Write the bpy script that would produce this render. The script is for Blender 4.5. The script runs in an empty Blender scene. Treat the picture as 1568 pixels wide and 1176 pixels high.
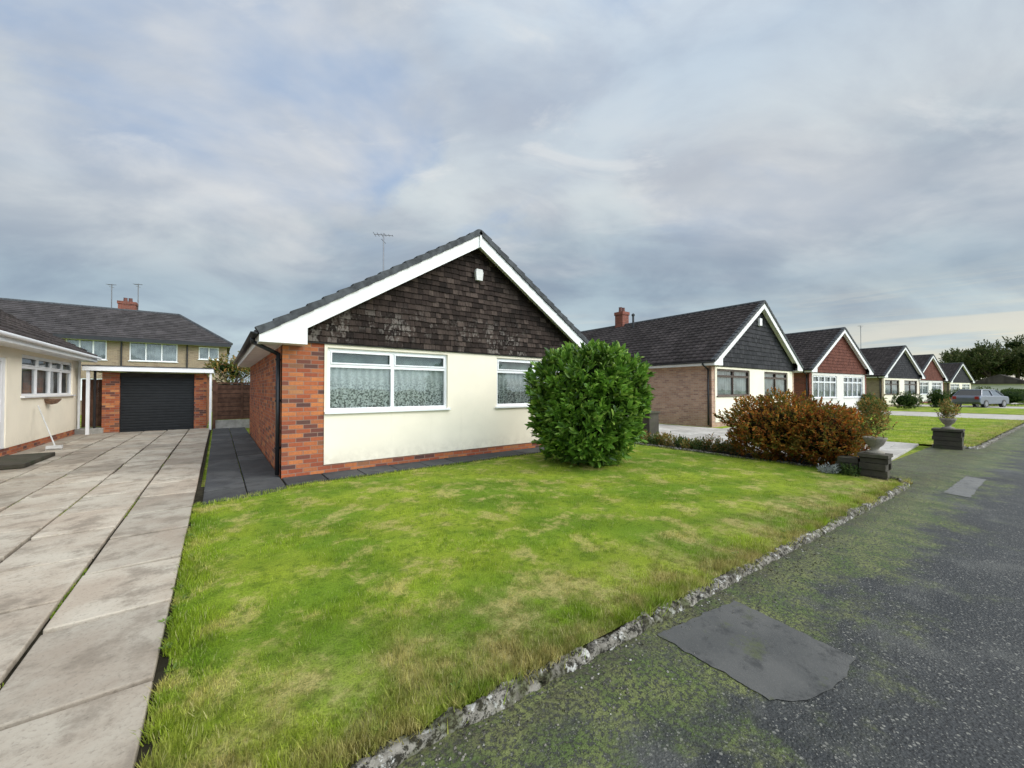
import bpy, math, random
import numpy as np
from mathutils import Vector, noise, Matrix
random.seed(7); rng=np.random.default_rng(7)
scene=bpy.context.scene
COL=scene.collection

# ---------------------------------------------------------------- node helper
class NT:
    def __init__(s,t): s.t=t; s.n=t.nodes; s.l=t.links
    def put(s,sock,v):
        if v is None: return
        if isinstance(v,bpy.types.NodeSocket): s.l.new(v,sock)
        else:
            if isinstance(v,(tuple,list)) and len(v)==3 and sock.type=='RGBA': v=(*v,1)
            sock.default_value=v
    def m(s,op,a,b=None,c=None,clamp=False):
        nd=s.n.new('ShaderNodeMath'); nd.operation=op; nd.use_clamp=clamp
        s.put(nd.inputs[0],a); s.put(nd.inputs[1],b); s.put(nd.inputs[2],c); return nd.outputs[0]
    def vm(s,op,a,b=None):
        nd=s.n.new('ShaderNodeVectorMath'); nd.operation=op
        s.put(nd.inputs[0],a); s.put(nd.inputs[1],b)
        return nd.outputs['Value'] if op in('DOT_PRODUCT','LENGTH') else nd.outputs[0]
    def mix(s,f,a,b,blend='MIX'):
        nd=s.n.new('ShaderNodeMix'); nd.data_type='RGBA'; nd.blend_type=blend
        s.put(nd.inputs[0],f); s.put(nd.inputs[6],a); s.put(nd.inputs[7],b); return nd.outputs[2]
    def noise(s,vec,scale,detail=3,rough=.55,dist=0):
        nd=s.n.new('ShaderNodeTexNoise'); s.put(nd.inputs['Vector'],vec)
        nd.inputs['Scale'].default_value=scale; nd.inputs['Detail'].default_value=detail
        nd.inputs['Roughness'].default_value=rough; nd.inputs['Distortion'].default_value=dist
        return nd.outputs[0]
    def vor(s,vec,scale,out='Distance',feature='F1'):
        nd=s.n.new('ShaderNodeTexVoronoi'); nd.feature=feature; s.put(nd.inputs['Vector'],vec)
        nd.inputs['Scale'].default_value=scale; return nd.outputs[out]
    def ramp(s,f,stops,interp='LINEAR'):
        nd=s.n.new('ShaderNodeValToRGB'); cr=nd.color_ramp; cr.interpolation=interp
        while len(cr.elements)<len(stops): cr.elements.new(.5)
        for e,(p,c) in zip(cr.elements,stops):
            e.position=p; e.color=(c,c,c,1) if isinstance(c,(int,float)) else (*c,1)
        s.put(nd.inputs[0],f); return nd.outputs[0]
    def ss(s,v,a,b,lo=0.,hi=1.):
        nd=s.n.new('ShaderNodeMapRange'); nd.interpolation_type='SMOOTHSTEP'
        s.put(nd.inputs[0],v)
        for i,x in enumerate((a,b,lo,hi)): nd.inputs[i+1].default_value=x
        return nd.outputs[0]
    def obj(s): return s.n.new('ShaderNodeTexCoord').outputs['Object']
    def sep(s,v):
        nd=s.n.new('ShaderNodeSeparateXYZ'); s.put(nd.inputs[0],v); return nd.outputs
    def comb(s,x,y,z):
        nd=s.n.new('ShaderNodeCombineXYZ'); s.put(nd.inputs[0],x); s.put(nd.inputs[1],y); s.put(nd.inputs[2],z); return nd.outputs[0]
    def rnd(s): return s.n.new('ShaderNodeNewGeometry').outputs['Random Per Island']
    def bump(s,h,strength=.3,dist=.01,normal=None):
        nd=s.n.new('ShaderNodeBump'); nd.inputs['Strength'].default_value=strength; nd.inputs['Distance'].default_value=dist
        s.put(nd.inputs['Height'],h)
        if normal is not None: s.put(nd.inputs['Normal'],normal)
        return nd.outputs[0]
def newmat(name):
    m=bpy.data.materials.new(name); m.use_nodes=True; t=NT(m.node_tree)
    b=m.node_tree.nodes['Principled BSDF']; return m,t,b
def finish(t,b,col,rough=.8,normal=None,spec=.4,metal=0):
    t.put(b.inputs['Base Color'],col); t.put(b.inputs['Roughness'],rough)
    if normal is not None: t.put(b.inputs['Normal'],normal)
    b.inputs['Specular IOR Level'].default_value=spec; b.inputs['Metallic'].default_value=metal
def simple(name,col,rough=.6,var=.15,scale=6,bump=.1,bscale=60,spec=.4,metal=0,island=0):
    m,t,b=newmat(name); o=t.obj()
    n=t.noise(o,scale,4); f=t.ss(n,.3,.7)
    lo=tuple(c*(1-var) for c in col); hi=tuple(min(1,c*(1+var)) for c in col)
    c=t.mix(f,lo,hi)
    if island:
        k=t.m('MULTIPLY_ADD',t.rnd(),island*2,1-island); c=t.mix(1.,c,t.comb(k,k,k),'MULTIPLY')
    nr=t.bump(t.noise(o,bscale,3),bump,.01) if bump else None
    finish(t,b,c,rough,nr,spec,metal); return m
def brickmat(name,stops,mortar=(.33,.29,.25),rough=.85):
    m,t,b=newmat(name); o=t.obj(); x,y,z=t.sep(o)
    v=t.comb(t.m('ADD',x,y),z,0.)
    nd=t.n.new('ShaderNodeTexBrick'); t.put(nd.inputs['Vector'],v)
    nd.inputs['Color1'].default_value=(0,0,0,1); nd.inputs['Color2'].default_value=(1,1,1,1)
    nd.inputs['Mortar'].default_value=(.5,.5,.5,1); nd.inputs['Scale'].default_value=1
    nd.inputs['Mortar Size'].default_value=.006; nd.inputs['Mortar Smooth'].default_value=.15
    nd.inputs['Brick Width'].default_value=.225; nd.inputs['Row Height'].default_value=.075
    c=t.ramp(nd.outputs['Color'],stops)
    n=t.noise(o,25,4,.7); c=t.mix(t.ss(n,.35,.75,0,.35),c,(.07,.04,.03))
    n2=t.noise(o,1.3,3); c=t.mix(t.ss(n2,.45,.8,0,.35),c,(.12,.07,.05))
    c=t.mix(t.m('MULTIPLY',nd.outputs['Fac'],.85),c,mortar)
    h=t.m('SUBTRACT',t.m('MULTIPLY',t.noise(o,90,3),.3),nd.outputs['Fac'])
    finish(t,b,c,rough,t.bump(h,.6,.008),.25); return m

# ---------------------------------------------------------------- mesh helpers
def empty(name,loc=(0,0,0),rz=0):
    e=bpy.data.objects.new(name,None); e.empty_display_size=.3; e.location=loc; e.rotation_euler=(0,0,rz); COL.objects.link(e); return e
def mesh_obj(name,verts,faces,mat,parent=None,smooth=False,recalc=True):
    me=bpy.data.meshes.new(name); me.from_pydata([tuple(v) for v in verts],[],faces)
    if recalc:
        import bmesh
        bm=bmesh.new(); bm.from_mesh(me); bmesh.ops.recalc_face_normals(bm,faces=bm.faces); bm.to_mesh(me); bm.free()
    if smooth: me.polygons.foreach_set('use_smooth',[True]*len(me.polygons))
    me.materials.append(mat); ob=bpy.data.objects.new(name,me); COL.objects.link(ob)
    if parent: ob.parent=parent
    return ob
def np_mesh(name,V,F,mat,parent=None,smooth=False):
    me=bpy.data.meshes.new(name); n=len(V); m,k=F.shape
    me.vertices.add(n); me.vertices.foreach_set('co',V.astype(np.float32).ravel())
    me.loops.add(m*k); me.loops.foreach_set('vertex_index',F.astype(np.int32).ravel())
    me.polygons.add(m); me.polygons.foreach_set('loop_start',np.arange(0,m*k,k,dtype=np.int32))
    me.polygons.foreach_set('loop_total',np.full(m,k,dtype=np.int32))
    if smooth: me.polygons.foreach_set('use_smooth',np.ones(m,dtype=bool))
    me.update(calc_edges=True); me.materials.append(mat)
    ob=bpy.data.objects.new(name,me); COL.objects.link(ob)
    if parent: ob.parent=parent
    return ob
class MB:
    def __init__(s): s.v=[]; s.f=[]
    def box(s,x0,x1,y0,y1,z0,z1):
        b=len(s.v); s.v+=[(x0,y0,z0),(x1,y0,z0),(x1,y1,z0),(x0,y1,z0),(x0,y0,z1),(x1,y0,z1),(x1,y1,z1),(x0,y1,z1)]
        s.f+=[tuple(b+i for i in q) for q in ((0,3,2,1),(4,5,6,7),(0,1,5,4),(1,2,6,5),(2,3,7,6),(3,0,4,7))]; return s
    def poly(s,pts):
        b=len(s.v); s.v+=list(pts); s.f.append(tuple(range(b,b+len(pts)))); return s
    def prism(s,poly,y0,y1,axis='y'):
        b=len(s.v); n=len(poly)
        for yy in (y0,y1):
            for (a,c) in poly:
                s.v.append((a,yy,c) if axis=='y' else ((yy,a,c) if axis=='x' else (a,c,yy)))
        s.f.append(tuple(range(b,b+n))); s.f.append(tuple(range(b+2*n-1,b+n-1,-1)))
        for i in range(n): j=(i+1)%n; s.f.append((b+i,b+j,b+n+j,b+n+i))
        return s
    def tube(s,p,q,r,n=8,r2=None):
        p=Vector(p);q=Vector(q); d=(q-p).normalized(); a=d.orthogonal().normalized(); c=d.cross(a); b=len(s.v); r2=r if r2 is None else r2
        for (o,rr) in ((p,r),(q,r2)):
            for i in range(n):
                an=2*math.pi*i/n; s.v.append(tuple(o+(a*math.cos(an)+c*math.sin(an))*rr))
        for i in range(n): j=(i+1)%n; s.f.append((b+i,b+j,b+n+j,b+n+i))
        s.f.append(tuple(range(b,b+n))); s.f.append(tuple(range(b+n,b+2*n))); return s
    def lathe(s,cx,cy,prof,n=16):
        b=len(s.v)
        for (r,z) in prof:
            for i in range(n):
                a=2*math.pi*i/n; s.v.append((cx+r*math.cos(a),cy+r*math.sin(a),z))
        for k in range(len(prof)-1):
            for i in range(n):
                j=(i+1)%n; s.f.append((b+k*n+i,b+k*n+j,b+(k+1)*n+j,b+(k+1)*n+i))
        return s
    def obj(s,name,mat,parent=None,smooth=False,bevel=0):
        o=mesh_obj(name,s.v,s.f,mat,parent,smooth)
        if bevel:
            md=o.modifiers.new('bev','BEVEL'); md.width=bevel; md.segments=2; md.limit_method='ANGLE'
        return o
def wall_open(name,x0,x1,z0,z1,ops,y,th,mat,parent):
    xs=sorted({x0,x1,*[o[0] for o in ops],*[o[1] for o in ops]}); zs=sorted({z0,z1,*[o[2] for o in ops],*[o[3] for o in ops]})
    b=MB()
    for i in range(len(xs)-1):
        for j in range(len(zs)-1):
            cx=(xs[i]+xs[i+1])/2; cz=(zs[j]+zs[j+1])/2
            if any(o[0]<cx<o[1] and o[2]<cz<o[3] for o in ops): continue
            b.poly([(xs[i],y,zs[j]),(xs[i+1],y,zs[j]),(xs[i+1],y,zs[j+1]),(xs[i],y,zs[j+1])])
    for o in ops:
        a,c,d,e=o[:4]; Y=y+th
        b.poly([(a,y,d),(a,Y,d),(a,Y,e),(a,y,e)]); b.poly([(c,y,d),(c,Y,d),(c,Y,e),(c,y,e)])
        b.poly([(a,y,d),(c,y,d),(c,Y,d),(a,Y,d)]); b.poly([(a,y,e),(c,y,e),(c,Y,e),(a,Y,e)])
    for (xa,xb) in ((x0,x0),(x1,x1)): b.poly([(xa,y,z0),(xa,y+th,z0),(xa,y+th,z1),(xa,y,z1)])
    b.poly([(x0,y,z0),(x1,y,z0),(x1,y+th,z0),(x0,y+th,z0)]); b.poly([(x0,y,z1),(x1,y,z1),(x1,y+th,z1),(x0,y+th,z1)])
    me=mesh_obj(name,b.v,b.f,mat,parent,recalc=False); return me

def tile_slope(name,O,A,L,U,S,mat,parent,course=.3,per=.3):
    O=np.array(O,float);A=np.array(A,float);U=np.array(U,float);A/=np.linalg.norm(A);U/=np.linalg.norm(U)
    N=np.cross(A,U); N/=np.linalg.norm(N)
    if N[2]<0: N=-N
    prof=[(0,.0),(.35,.0),(.5,.022),(.8,.026),(.95,.004)]
    a=[];h=[]
    k=0
    while k*per<L:
        for (t,hh) in prof:
            if (k+t)*per<L: a.append((k+t)*per); h.append(hh)
        k+=1
    a.append(L);h.append(0); a=np.array(a);h=np.array(h);n=len(a)
    V=[];F=[];off=0;rows=int(math.ceil(S/course))
    for i in range(rows):
        s0=i*course; s1=min(s0+course+.03,S)
        jit=rng.normal(0,.003,n)
        lo=O+a[:,None]*A+U*s0+N*(h+.045+jit)[:,None]
        up=O+a[:,None]*A+U*s1+N*(h*.9+.006)[:,None]
        bt=O+a[:,None]*A+U*s0+N*(-.005)
        V+=[bt,lo,up]
        j=np.arange(n-1)
        F.append(np.stack([off+j,off+j+1,off+n+j+1,off+n+j],1)); F.append(np.stack([off+n+j,off+n+j+1,off+2*n+j+1,off+2*n+j],1))
        off+=3*n
    V=np.concatenate(V);F=np.concatenate(F)
    b=len(V); q=np.array([O-N*.01,O+A*L-N*.01,O+A*L+U*S-N*.01,O+U*S-N*.01]); V=np.concatenate([V,q]); F=np.concatenate([F,[[b,b+1,b+2,b+3]]])
    return np_mesh(name,V,F,mat,parent)

# ---------------------------------------------------------------- materials
M={}
M['brick']=brickmat('red_brick',[(0,(.46,.13,.05)),(.3,(.33,.08,.038)),(.55,(.56,.19,.065)),(.75,(.23,.07,.045)),(.9,(.10,.05,.045)),(1,(.60,.26,.10))],(.24,.19,.155))
M['brick_pale']=brickmat('pale_brick',[(0,(.42,.24,.16)),(.5,(.55,.36,.25)),(1,(.34,.2,.15))],(.42,.37,.31))
M['brick_red']=brickmat('dark_red_brick',[(0,(.22,.06,.04)),(.5,(.28,.085,.055)),(1,(.14,.045,.035))],(.22,.18,.15))
M['brick_yel']=brickmat('buff_brick',[(0,(.32,.25,.17)),(.5,(.37,.29,.19)),(1,(.26,.19,.13))],(.33,.29,.24))
def render_mat(name,col):
    m,t,b=newmat(name); o=t.obj(); z=t.sep(o)[2]
    c=t.mix(t.ss(t.noise(o,1.2,5,.6),.3,.75,0,1),col,tuple(k*.93 for k in col))
    dirt=t.m('MULTIPLY',t.ss(z,.55,.1),t.ss(t.noise(o,7,5,.65),.3,.7)); c=t.mix(t.m('MULTIPLY',dirt,.35),c,(.42,.36,.26))
    st=t.noise(t.vm('MULTIPLY',o,(6,6,.5)),1.,4); c=t.mix(t.ss(st,.58,.85,0,.22),c,(.5,.45,.35))
    finish(t,b,c,.9,t.bump(t.noise(o,140,4,.7),.35,.006),.2); return m
M['render']=render_mat('cream_render',(.89,.82,.67))
M['render_w']=render_mat('white_render',(.72,.70,.64))
M['upvc']=simple('white_upvc',(.82,.83,.84),.35,.04,3,.02)
M['barge']=simple('white_bargeboard',(.80,.80,.79),.45,.06,3,.05)
M['black']=simple('black_plastic',(.018,.018,.02),.35,.2,5,.03)
M['brown_frame']=simple('brown_frame',(.07,.045,.035),.45,.2,5,.05)
M['dark']=simple('dark_interior',(.03,.028,.026),.9,.2,3,0)
def tile_mat(name,col,moss=(.11,.11,.07)):
    m,t,b=newmat(name); o=t.obj(); n=t.noise(o,.9,4,.6); f=t.noise(o,14,4,.7)
    c=t.mix(t.ss(n,.35,.7),col,tuple(k*1.5 for k in col)); c=t.mix(t.ss(f,.5,.75,0,.35),c,moss)
    x,y,z=t.sep(o); cell=t.n.new('ShaderNodeTexWhiteNoise'); t.put(cell.inputs['Vector'],t.comb(t.m('FLOOR',t.m('MULTIPLY',y,3.333)),t.m('FLOOR',t.m('MULTIPLY',x,3.9)),0.))
    k=t.m('MULTIPLY_ADD',cell.outputs['Value'],.5,.75); c=t.mix(1.,c,t.comb(k,k,k),'MULTIPLY')
    finish(t,b,c,.8,t.bump(f,.4,.006),.2); return m
M['tile']=tile_mat('concrete_roof_tile',(.045,.042,.043))
M['tile_br']=tile_mat('brown_roof_tile',(.050,.041,.040))
M['ridge']=simple('ridge_tile',(.065,.07,.075),.75,.35,8,.3,spec=.2)
def shingle_mat(name,stops,weather):
    m,t,b=newmat(name); o=t.obj(); x,y,z=t.sep(o)
    c=t.ramp(t.rnd(),stops)
    g=t.noise(t.vm('MULTIPLY',o,(40,40,3)),1.,4); c=t.mix(t.ss(g,.4,.75,0,.6),c,(.006,.005,.005))
    if weather:
        w=t.noise(t.vm('MULTIPLY',o,(16,1,9)),1.,5,.7); r2=t.m('FRACT',t.m('MULTIPLY',t.rnd(),17.3))
        big=t.noise(o,.9,2); mask=t.m('MULTIPLY',t.ss(t.m('ADD',w,t.m('MULTIPLY',r2,.22)),.64,.74),t.ss(big,.46,.60))
        mask=t.m('MULTIPLY',mask,t.ss(z,3.3,2.6))
        c=t.mix(t.m('MULTIPLY',mask,.6),c,(.24,.215,.19))
        fib=t.noise(t.vm('MULTIPLY',o,(60,1,6)),1.,3,.7); c=t.mix(t.ss(fib,.55,.75,0,.45),c,(.095,.075,.062))
    finish(t,b,c,.85,t.bump(g,.4,.004),.15); return m
M['shingle']=shingle_mat('dark_cedar_shingle',[(0,(.014,.010,.008)),(.5,(.032,.022,.018)),(.85,(.054,.039,.032)),(1,(.085,.063,.052))],True)
M['slate']=shingle_mat('slate_cladding',[(0,(.025,.026,.03)),(1,(.05,.05,.055))],False)
M['redtile']=shingle_mat('red_tile_cladding',[(0,(.12,.042,.03)),(1,(.17,.062,.042))],False)
def glass_mat():
    m,t,b=newmat('window_glass'); n=t.n; out=n['Material Output']
    g=n.new('ShaderNodeBsdfGlossy'); g.inputs['Roughness'].default_value=.015; g.inputs['Color'].default_value=(.95,.97,1,1)
    tr=n.new('ShaderNodeBsdfTransparent'); tr.inputs['Color'].default_value=(.94,.97,.96,1)
    fr=n.new('ShaderNodeFresnel'); fr.inputs['IOR'].default_value=1.45
    nb=t.bump(t.noise(t.obj(),1.5,2),.04,.05); t.l.new(nb,g.inputs['Normal'])
    f=t.m('MULTIPLY_ADD',fr.outputs[0],.9,.02,clamp=True)
    mx=n.new('ShaderNodeMixShader'); t.l.new(f,mx.inputs[0]); t.l.new(tr.outputs[0],mx.inputs[1]); t.l.new(g.outputs[0],mx.inputs[2]); t.l.new(mx.outputs[0],out.inputs[0]); return m
M['glass']=glass_mat()
def lace():
    m,t,b=newmat('net_curtain'); o=t.obj(); x,y,z=t.sep(o)
    fold=t.m('SINE',t.m('MULTIPLY_ADD',x,46.,t.m('MULTIPLY',t.noise(o,3,2),9.)))
    fl=t.vor(t.vm('MULTIPLY',o,(1,.2,1)),17.); fl2=t.noise(t.vm('MULTIPLY',o,(1,.2,1)),30,2,.6)
    pat=t.m('MULTIPLY',t.ss(fl,.20,.42),t.ss(fl2,.46,.54))
    low=t.ss(z,1.85,1.35,.12,.9)
    c=t.mix(t.m('MULTIPLY',pat,low),(.62,.65,.62),(.07,.08,.075))
    c=t.mix(t.m('MULTIPLY_ADD',fold,.2,.2),c,(.22,.25,.23))
    finish(t,b,c,.9,None,.1); return m
M['lace']=lace()
M['blind']=simple('window_blind',(.30,.32,.32),.8,.35,2,0)
M['room_shade']=simple('shaded_room',(.17,.22,.19),.8,.4,2,0)

def asphalt():
    m,t,b=newmat('asphalt'); o=t.obj(); x,y,z=t.sep(o)
    big=t.noise(o,.55,5,.6); fine=t.noise(o,55,5,.8)
    c=t.mix(t.ss(big,.35,.7),(.030,.034,.036),(.056,.059,.060))
    c=t.mix(t.ss(fine,.42,.62),c,(.014,.015,.016))
    for sc,thr in ((42.,.66),(90.,.55)):
        v=t.vor(o,sc); pr=t.sep(t.vor(o,sc,'Color'))[0]
        sp=t.m('MULTIPLY',t.ss(v,.34,.22),t.ss(pr,thr,thr+.2)); c=t.mix(t.m('MULTIPLY',sp,.8),c,(.25,.245,.215))
    c=t.mix(t.m('MULTIPLY',t.ss(t.noise(o,1.6,4,.6),.50,.66),.4),c,(.12,.122,.11))
    c=t.mix(t.m('MULTIPLY',t.ss(t.noise(t.vm('MULTIPLY',o,(1,2.2,1)),.8,5,.65),.52,.62),.4),c,(.018,.02,.021))
    e=t.m('MULTIPLY_ADD',x,.064,y); mk=t.ss(e,.15,1.6); lump=t.noise(o,38,4,.8)
    mo0=t.m('ADD',t.m('MULTIPLY',mk,.34),t.noise(o,1.9,5,.72)); mo=t.m('MULTIPLY',t.ss(mo0,.62,.82),t.ss(lump,.43,.52)); c=t.mix(t.m('MULTIPLY',mo,.9),c,t.mix(t.ss(t.noise(o,4,2),.35,.65),(.085,.14,.02),(.20,.225,.065)))
    c=t.mix(t.m('MULTIPLY',t.ss(mo0,.55,.8),.22),c,(.11,.12,.06))
    d=t.m('MULTIPLY',t.ss(e,1.25,1.56),t.ss(t.noise(o,6,5,.7),.35,.6)); c=t.mix(t.m('MULTIPLY',d,.7),c,t.mix(t.ss(fine,.4,.6),(.10,.085,.055),(.03,.03,.02)))
    h=t.m('ADD',t.m('MULTIPLY',v,-.6),t.m('MULTIPLY',fine,.8)); h=t.m('ADD',h,t.m('MULTIPLY',mo,lump))
    finish(t,b,c,t.ss(big,.3,.7,.45,.75),t.bump(h,.9,.008),.35); return m
M['asphalt']=asphalt()
def patchmat(name,k=1.):
    m,t,b=newmat(name); o=t.obj(); fine=t.noise(o,110,4,.8); K=lambda c:tuple(v*k for v in c)
    c=t.mix(t.ss(t.noise(o,3,4),.3,.7),K((.075,.077,.075)),K((.105,.105,.10))); c=t.mix(t.ss(fine,.5,.75,0,.5),c,K((.17,.165,.15))); c=t.mix(t.ss(t.noise(o,7,6,.75),.50,.66,0,.7),c,K((.038,.04,.04))); c=t.mix(t.ss(t.noise(o,3.4,6,.75),.56,.68,0,.6),c,(.085,.10,.04))
    finish(t,b,c,.85,t.bump(fine,.6,.005),.3); return m
M['patch']=patchmat('asphalt_repair'); M['patch2']=patchmat('worn_concrete',1.7)
def slabmat(name,a,bc,dirt,is_=.14):
    m,t,b=newmat(name); o=t.obj(); n=t.noise(o,1.1,5,.65); f=t.noise(o,45,5,.75); mid=t.noise(o,3.2,6,.72)
    c=t.mix(t.ss(n,.35,.65),a,bc); r=t.rnd(); k=t.m('MULTIPLY_ADD',r,is_*2,1-is_); c=t.mix(1.,c,t.comb(k,k,k),'MULTIPLY')
    c=t.mix(t.ss(mid,.46,.66,0,.75),c,dirt); c=t.mix(t.ss(f,.5,.75,0,.6),c,tuple(k*.6 for k in dirt))
    c=t.mix(t.ss(t.vor(o,22.),.12,.03,0,.3),c,(.04,.04,.035))
    finish(t,b,c,.85,t.bump(t.m('ADD',f,mid),.5,.006),.3); return m
M['slab']=slabmat('concrete_slab',(.36,.30,.235),(.46,.415,.34),(.21,.175,.135),.2)
M['slab_dk']=slabmat('dark_flagstone',(.050,.052,.055),(.078,.079,.078),(.035,.035,.035),.25)
M['slab_lt']=slabmat('pale_slab',(.42,.39,.35),(.48,.46,.42),(.30,.28,.25))
M['soil']=simple('soil',(.030,.026,.016),.95,.4,8,.8,40,.1)
M['stone_dk']=slabmat('weathered_stone',(.042,.037,.028),(.085,.075,.055),(.035,.045,.018),.25)
M['stone_lt']=slabmat('urn_stone',(.25,.22,.18),(.32,.29,.24),(.14,.13,.09),.1)
def kerbmat():
    m,t,b=newmat('lichen_kerb'); o=t.obj(); a=t.noise(o,9,5,.7); f=t.noise(o,32,5,.8)
    c=t.mix(t.ss(a,.35,.6),(.11,.10,.08),(.28,.26,.22)); c=t.mix(t.ss(f,.48,.56),c,(.028,.026,.02))
    c=t.mix(t.ss(t.noise(o,14,4,.7),.56,.64),c,(.50,.49,.45)); c=t.mix(t.ss(t.noise(o,4,4,.7),.48,.62,0,.8),c,t.mix(t.ss(f,.4,.6),(.07,.09,.02),(.04,.035,.02)))
    finish(t,b,c,.95,t.bump(t.m('ADD',a,f),.9,.015),.2); return m
M['kerb']=kerbmat()
def grasscol(t,o,blade):
    n1=t.noise(o,.8,4,.6); n2=t.noise(o,2.6,6,.72); n3=t.noise(o,11,5,.7)
    g=t.mix(t.ss(n1,.38,.62),(.165,.27,.022),(.31,.39,.036))
    g=t.mix(t.ss(n2,.50,.63,0,.8),g,(.52,.45,.16)); g=t.mix(t.ss(n3,.49,.63,0,.6),g,(.095,.165,.015))
    x,y,z=t.sep(o); st=t.m('SINE',t.m('MULTIPLY',t.m('ADD',t.m('MULTIPLY',x,.55),t.m('MULTIPLY',y,.83)),7.2)); k=t.m('MULTIPLY_ADD',st,.07,1.03); g=t.mix(1.,g,t.comb(k,k,k),'MULTIPLY')
    e=t.m('MULTIPLY_ADD',x,.064,y); near=t.m('MULTIPLY',t.ss(e,2.8,1.7),t.ss(n2,.36,.56)); g=t.mix(t.m('MULTIPLY',near,.6),g,t.mix(t.ss(n3,.4,.6),(.44,.36,.18),(.24,.18,.08)))
    return g
def grassmat(name,blade):
    m,t,b=newmat(name); o=t.obj(); g=grasscol(t,o,blade)
    if blade:
        r=t.rnd(); k=t.m('MULTIPLY_ADD',r,.9,.7); g=t.mix(1.,g,t.comb(k,k,t.m('MULTIPLY',k,.9)),'MULTIPLY')
        g=t.mix(t.ss(r,.90,.97,0,.7),g,(.62,.54,.30))
        finish(t,b,g,.6,None,.15)
        out=t.n['Material Output']; tl=t.n.new('ShaderNodeBsdfTranslucent'); t.l.new(g,tl.inputs[0]); mx=t.n.new('ShaderNodeMixShader'); mx.inputs[0].default_value=.4
        t.l.new(b.outputs[0],mx.inputs[1]); t.l.new(tl.outputs[0],mx.inputs[2]); t.l.new(mx.outputs[0],out.inputs[0])
    else:
        f=t.noise(o,90,3,.8); g=t.mix(t.ss(f,.4,.7,0,.65),g,(.04,.06,.01)); finish(t,b,g,.95,t.bump(f,.8,.02),.1)
    return m
M['lawn']=grassmat('lawn_turf',False); M['blade']=grassmat('grass_blade',True)
def leafmat(name,stops,rough=.4,trans=.3,spec=.5,clump=2.2,green=None):
    m,t,b=newmat(name); c=t.ramp(t.rnd(),stops); o=t.obj(); n=t.noise(o,clump,3); k=t.ss(n,.3,.7,.65,1.3); c=t.mix(1.,c,t.comb(k,k,k),'MULTIPLY')
    if green: c=t.mix(t.ss(t.noise(o,2.6,4,.65),.48,.62,0,.85),c,green)
    finish(t,b,c,rough,None,spec)
    out=t.n['Material Output']; tl=t.n.new('ShaderNodeBsdfTranslucent'); t.l.new(c,tl.inputs[0]); mx=t.n.new('ShaderNodeMixShader'); mx.inputs[0].default_value=trans
    t.l.new(b.outputs[0],mx.inputs[1]); t.l.new(tl.outputs[0],mx.inputs[2]); t.l.new(mx.outputs[0],out.inputs[0]); return m
M['laurel']=leafmat('laurel_leaf',[(0,(.045,.11,.014)),(.45,(.12,.25,.028)),(.8,(.21,.38,.05)),(1,(.36,.50,.10))],.38,.25,.45)
M['russet']=leafmat('russet_leaf',[(0,(.18,.045,.015)),(.3,(.42,.13,.025)),(.6,(.60,.27,.045)),(.78,(.20,.20,.035)),(1,(.09,.11,.02))],.6,.3,.2,2.2,(.12,.125,.022))
M['mixed']=leafmat('mixed_leaf',[(0,(.07,.11,.025)),(.55,(.20,.22,.06)),(.8,(.42,.26,.08)),(1,(.45,.16,.05))],.6,.3,.2)
M['green']=leafmat('green_leaf',[(0,(.035,.07,.015)),(.6,(.07,.12,.03)),(1,(.13,.17,.04))],.6,.3,.2)
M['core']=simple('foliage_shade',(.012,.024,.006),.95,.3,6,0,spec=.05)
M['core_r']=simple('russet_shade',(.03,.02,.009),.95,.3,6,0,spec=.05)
M['bark']=simple('bark',(.08,.06,.045),.9,.3,8,.6)
M['wood']=simple('brown_fence_wood',(.085,.045,.03),.8,.3,5,.3,40,.15,0,.25)
M['metal']=simple('aerial_metal',(.25,.25,.26),.4,.1,5,0,metal=.8)
M['conc']=simple('grey_concrete',(.3,.29,.26),.9,.2,5,.4)

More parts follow.
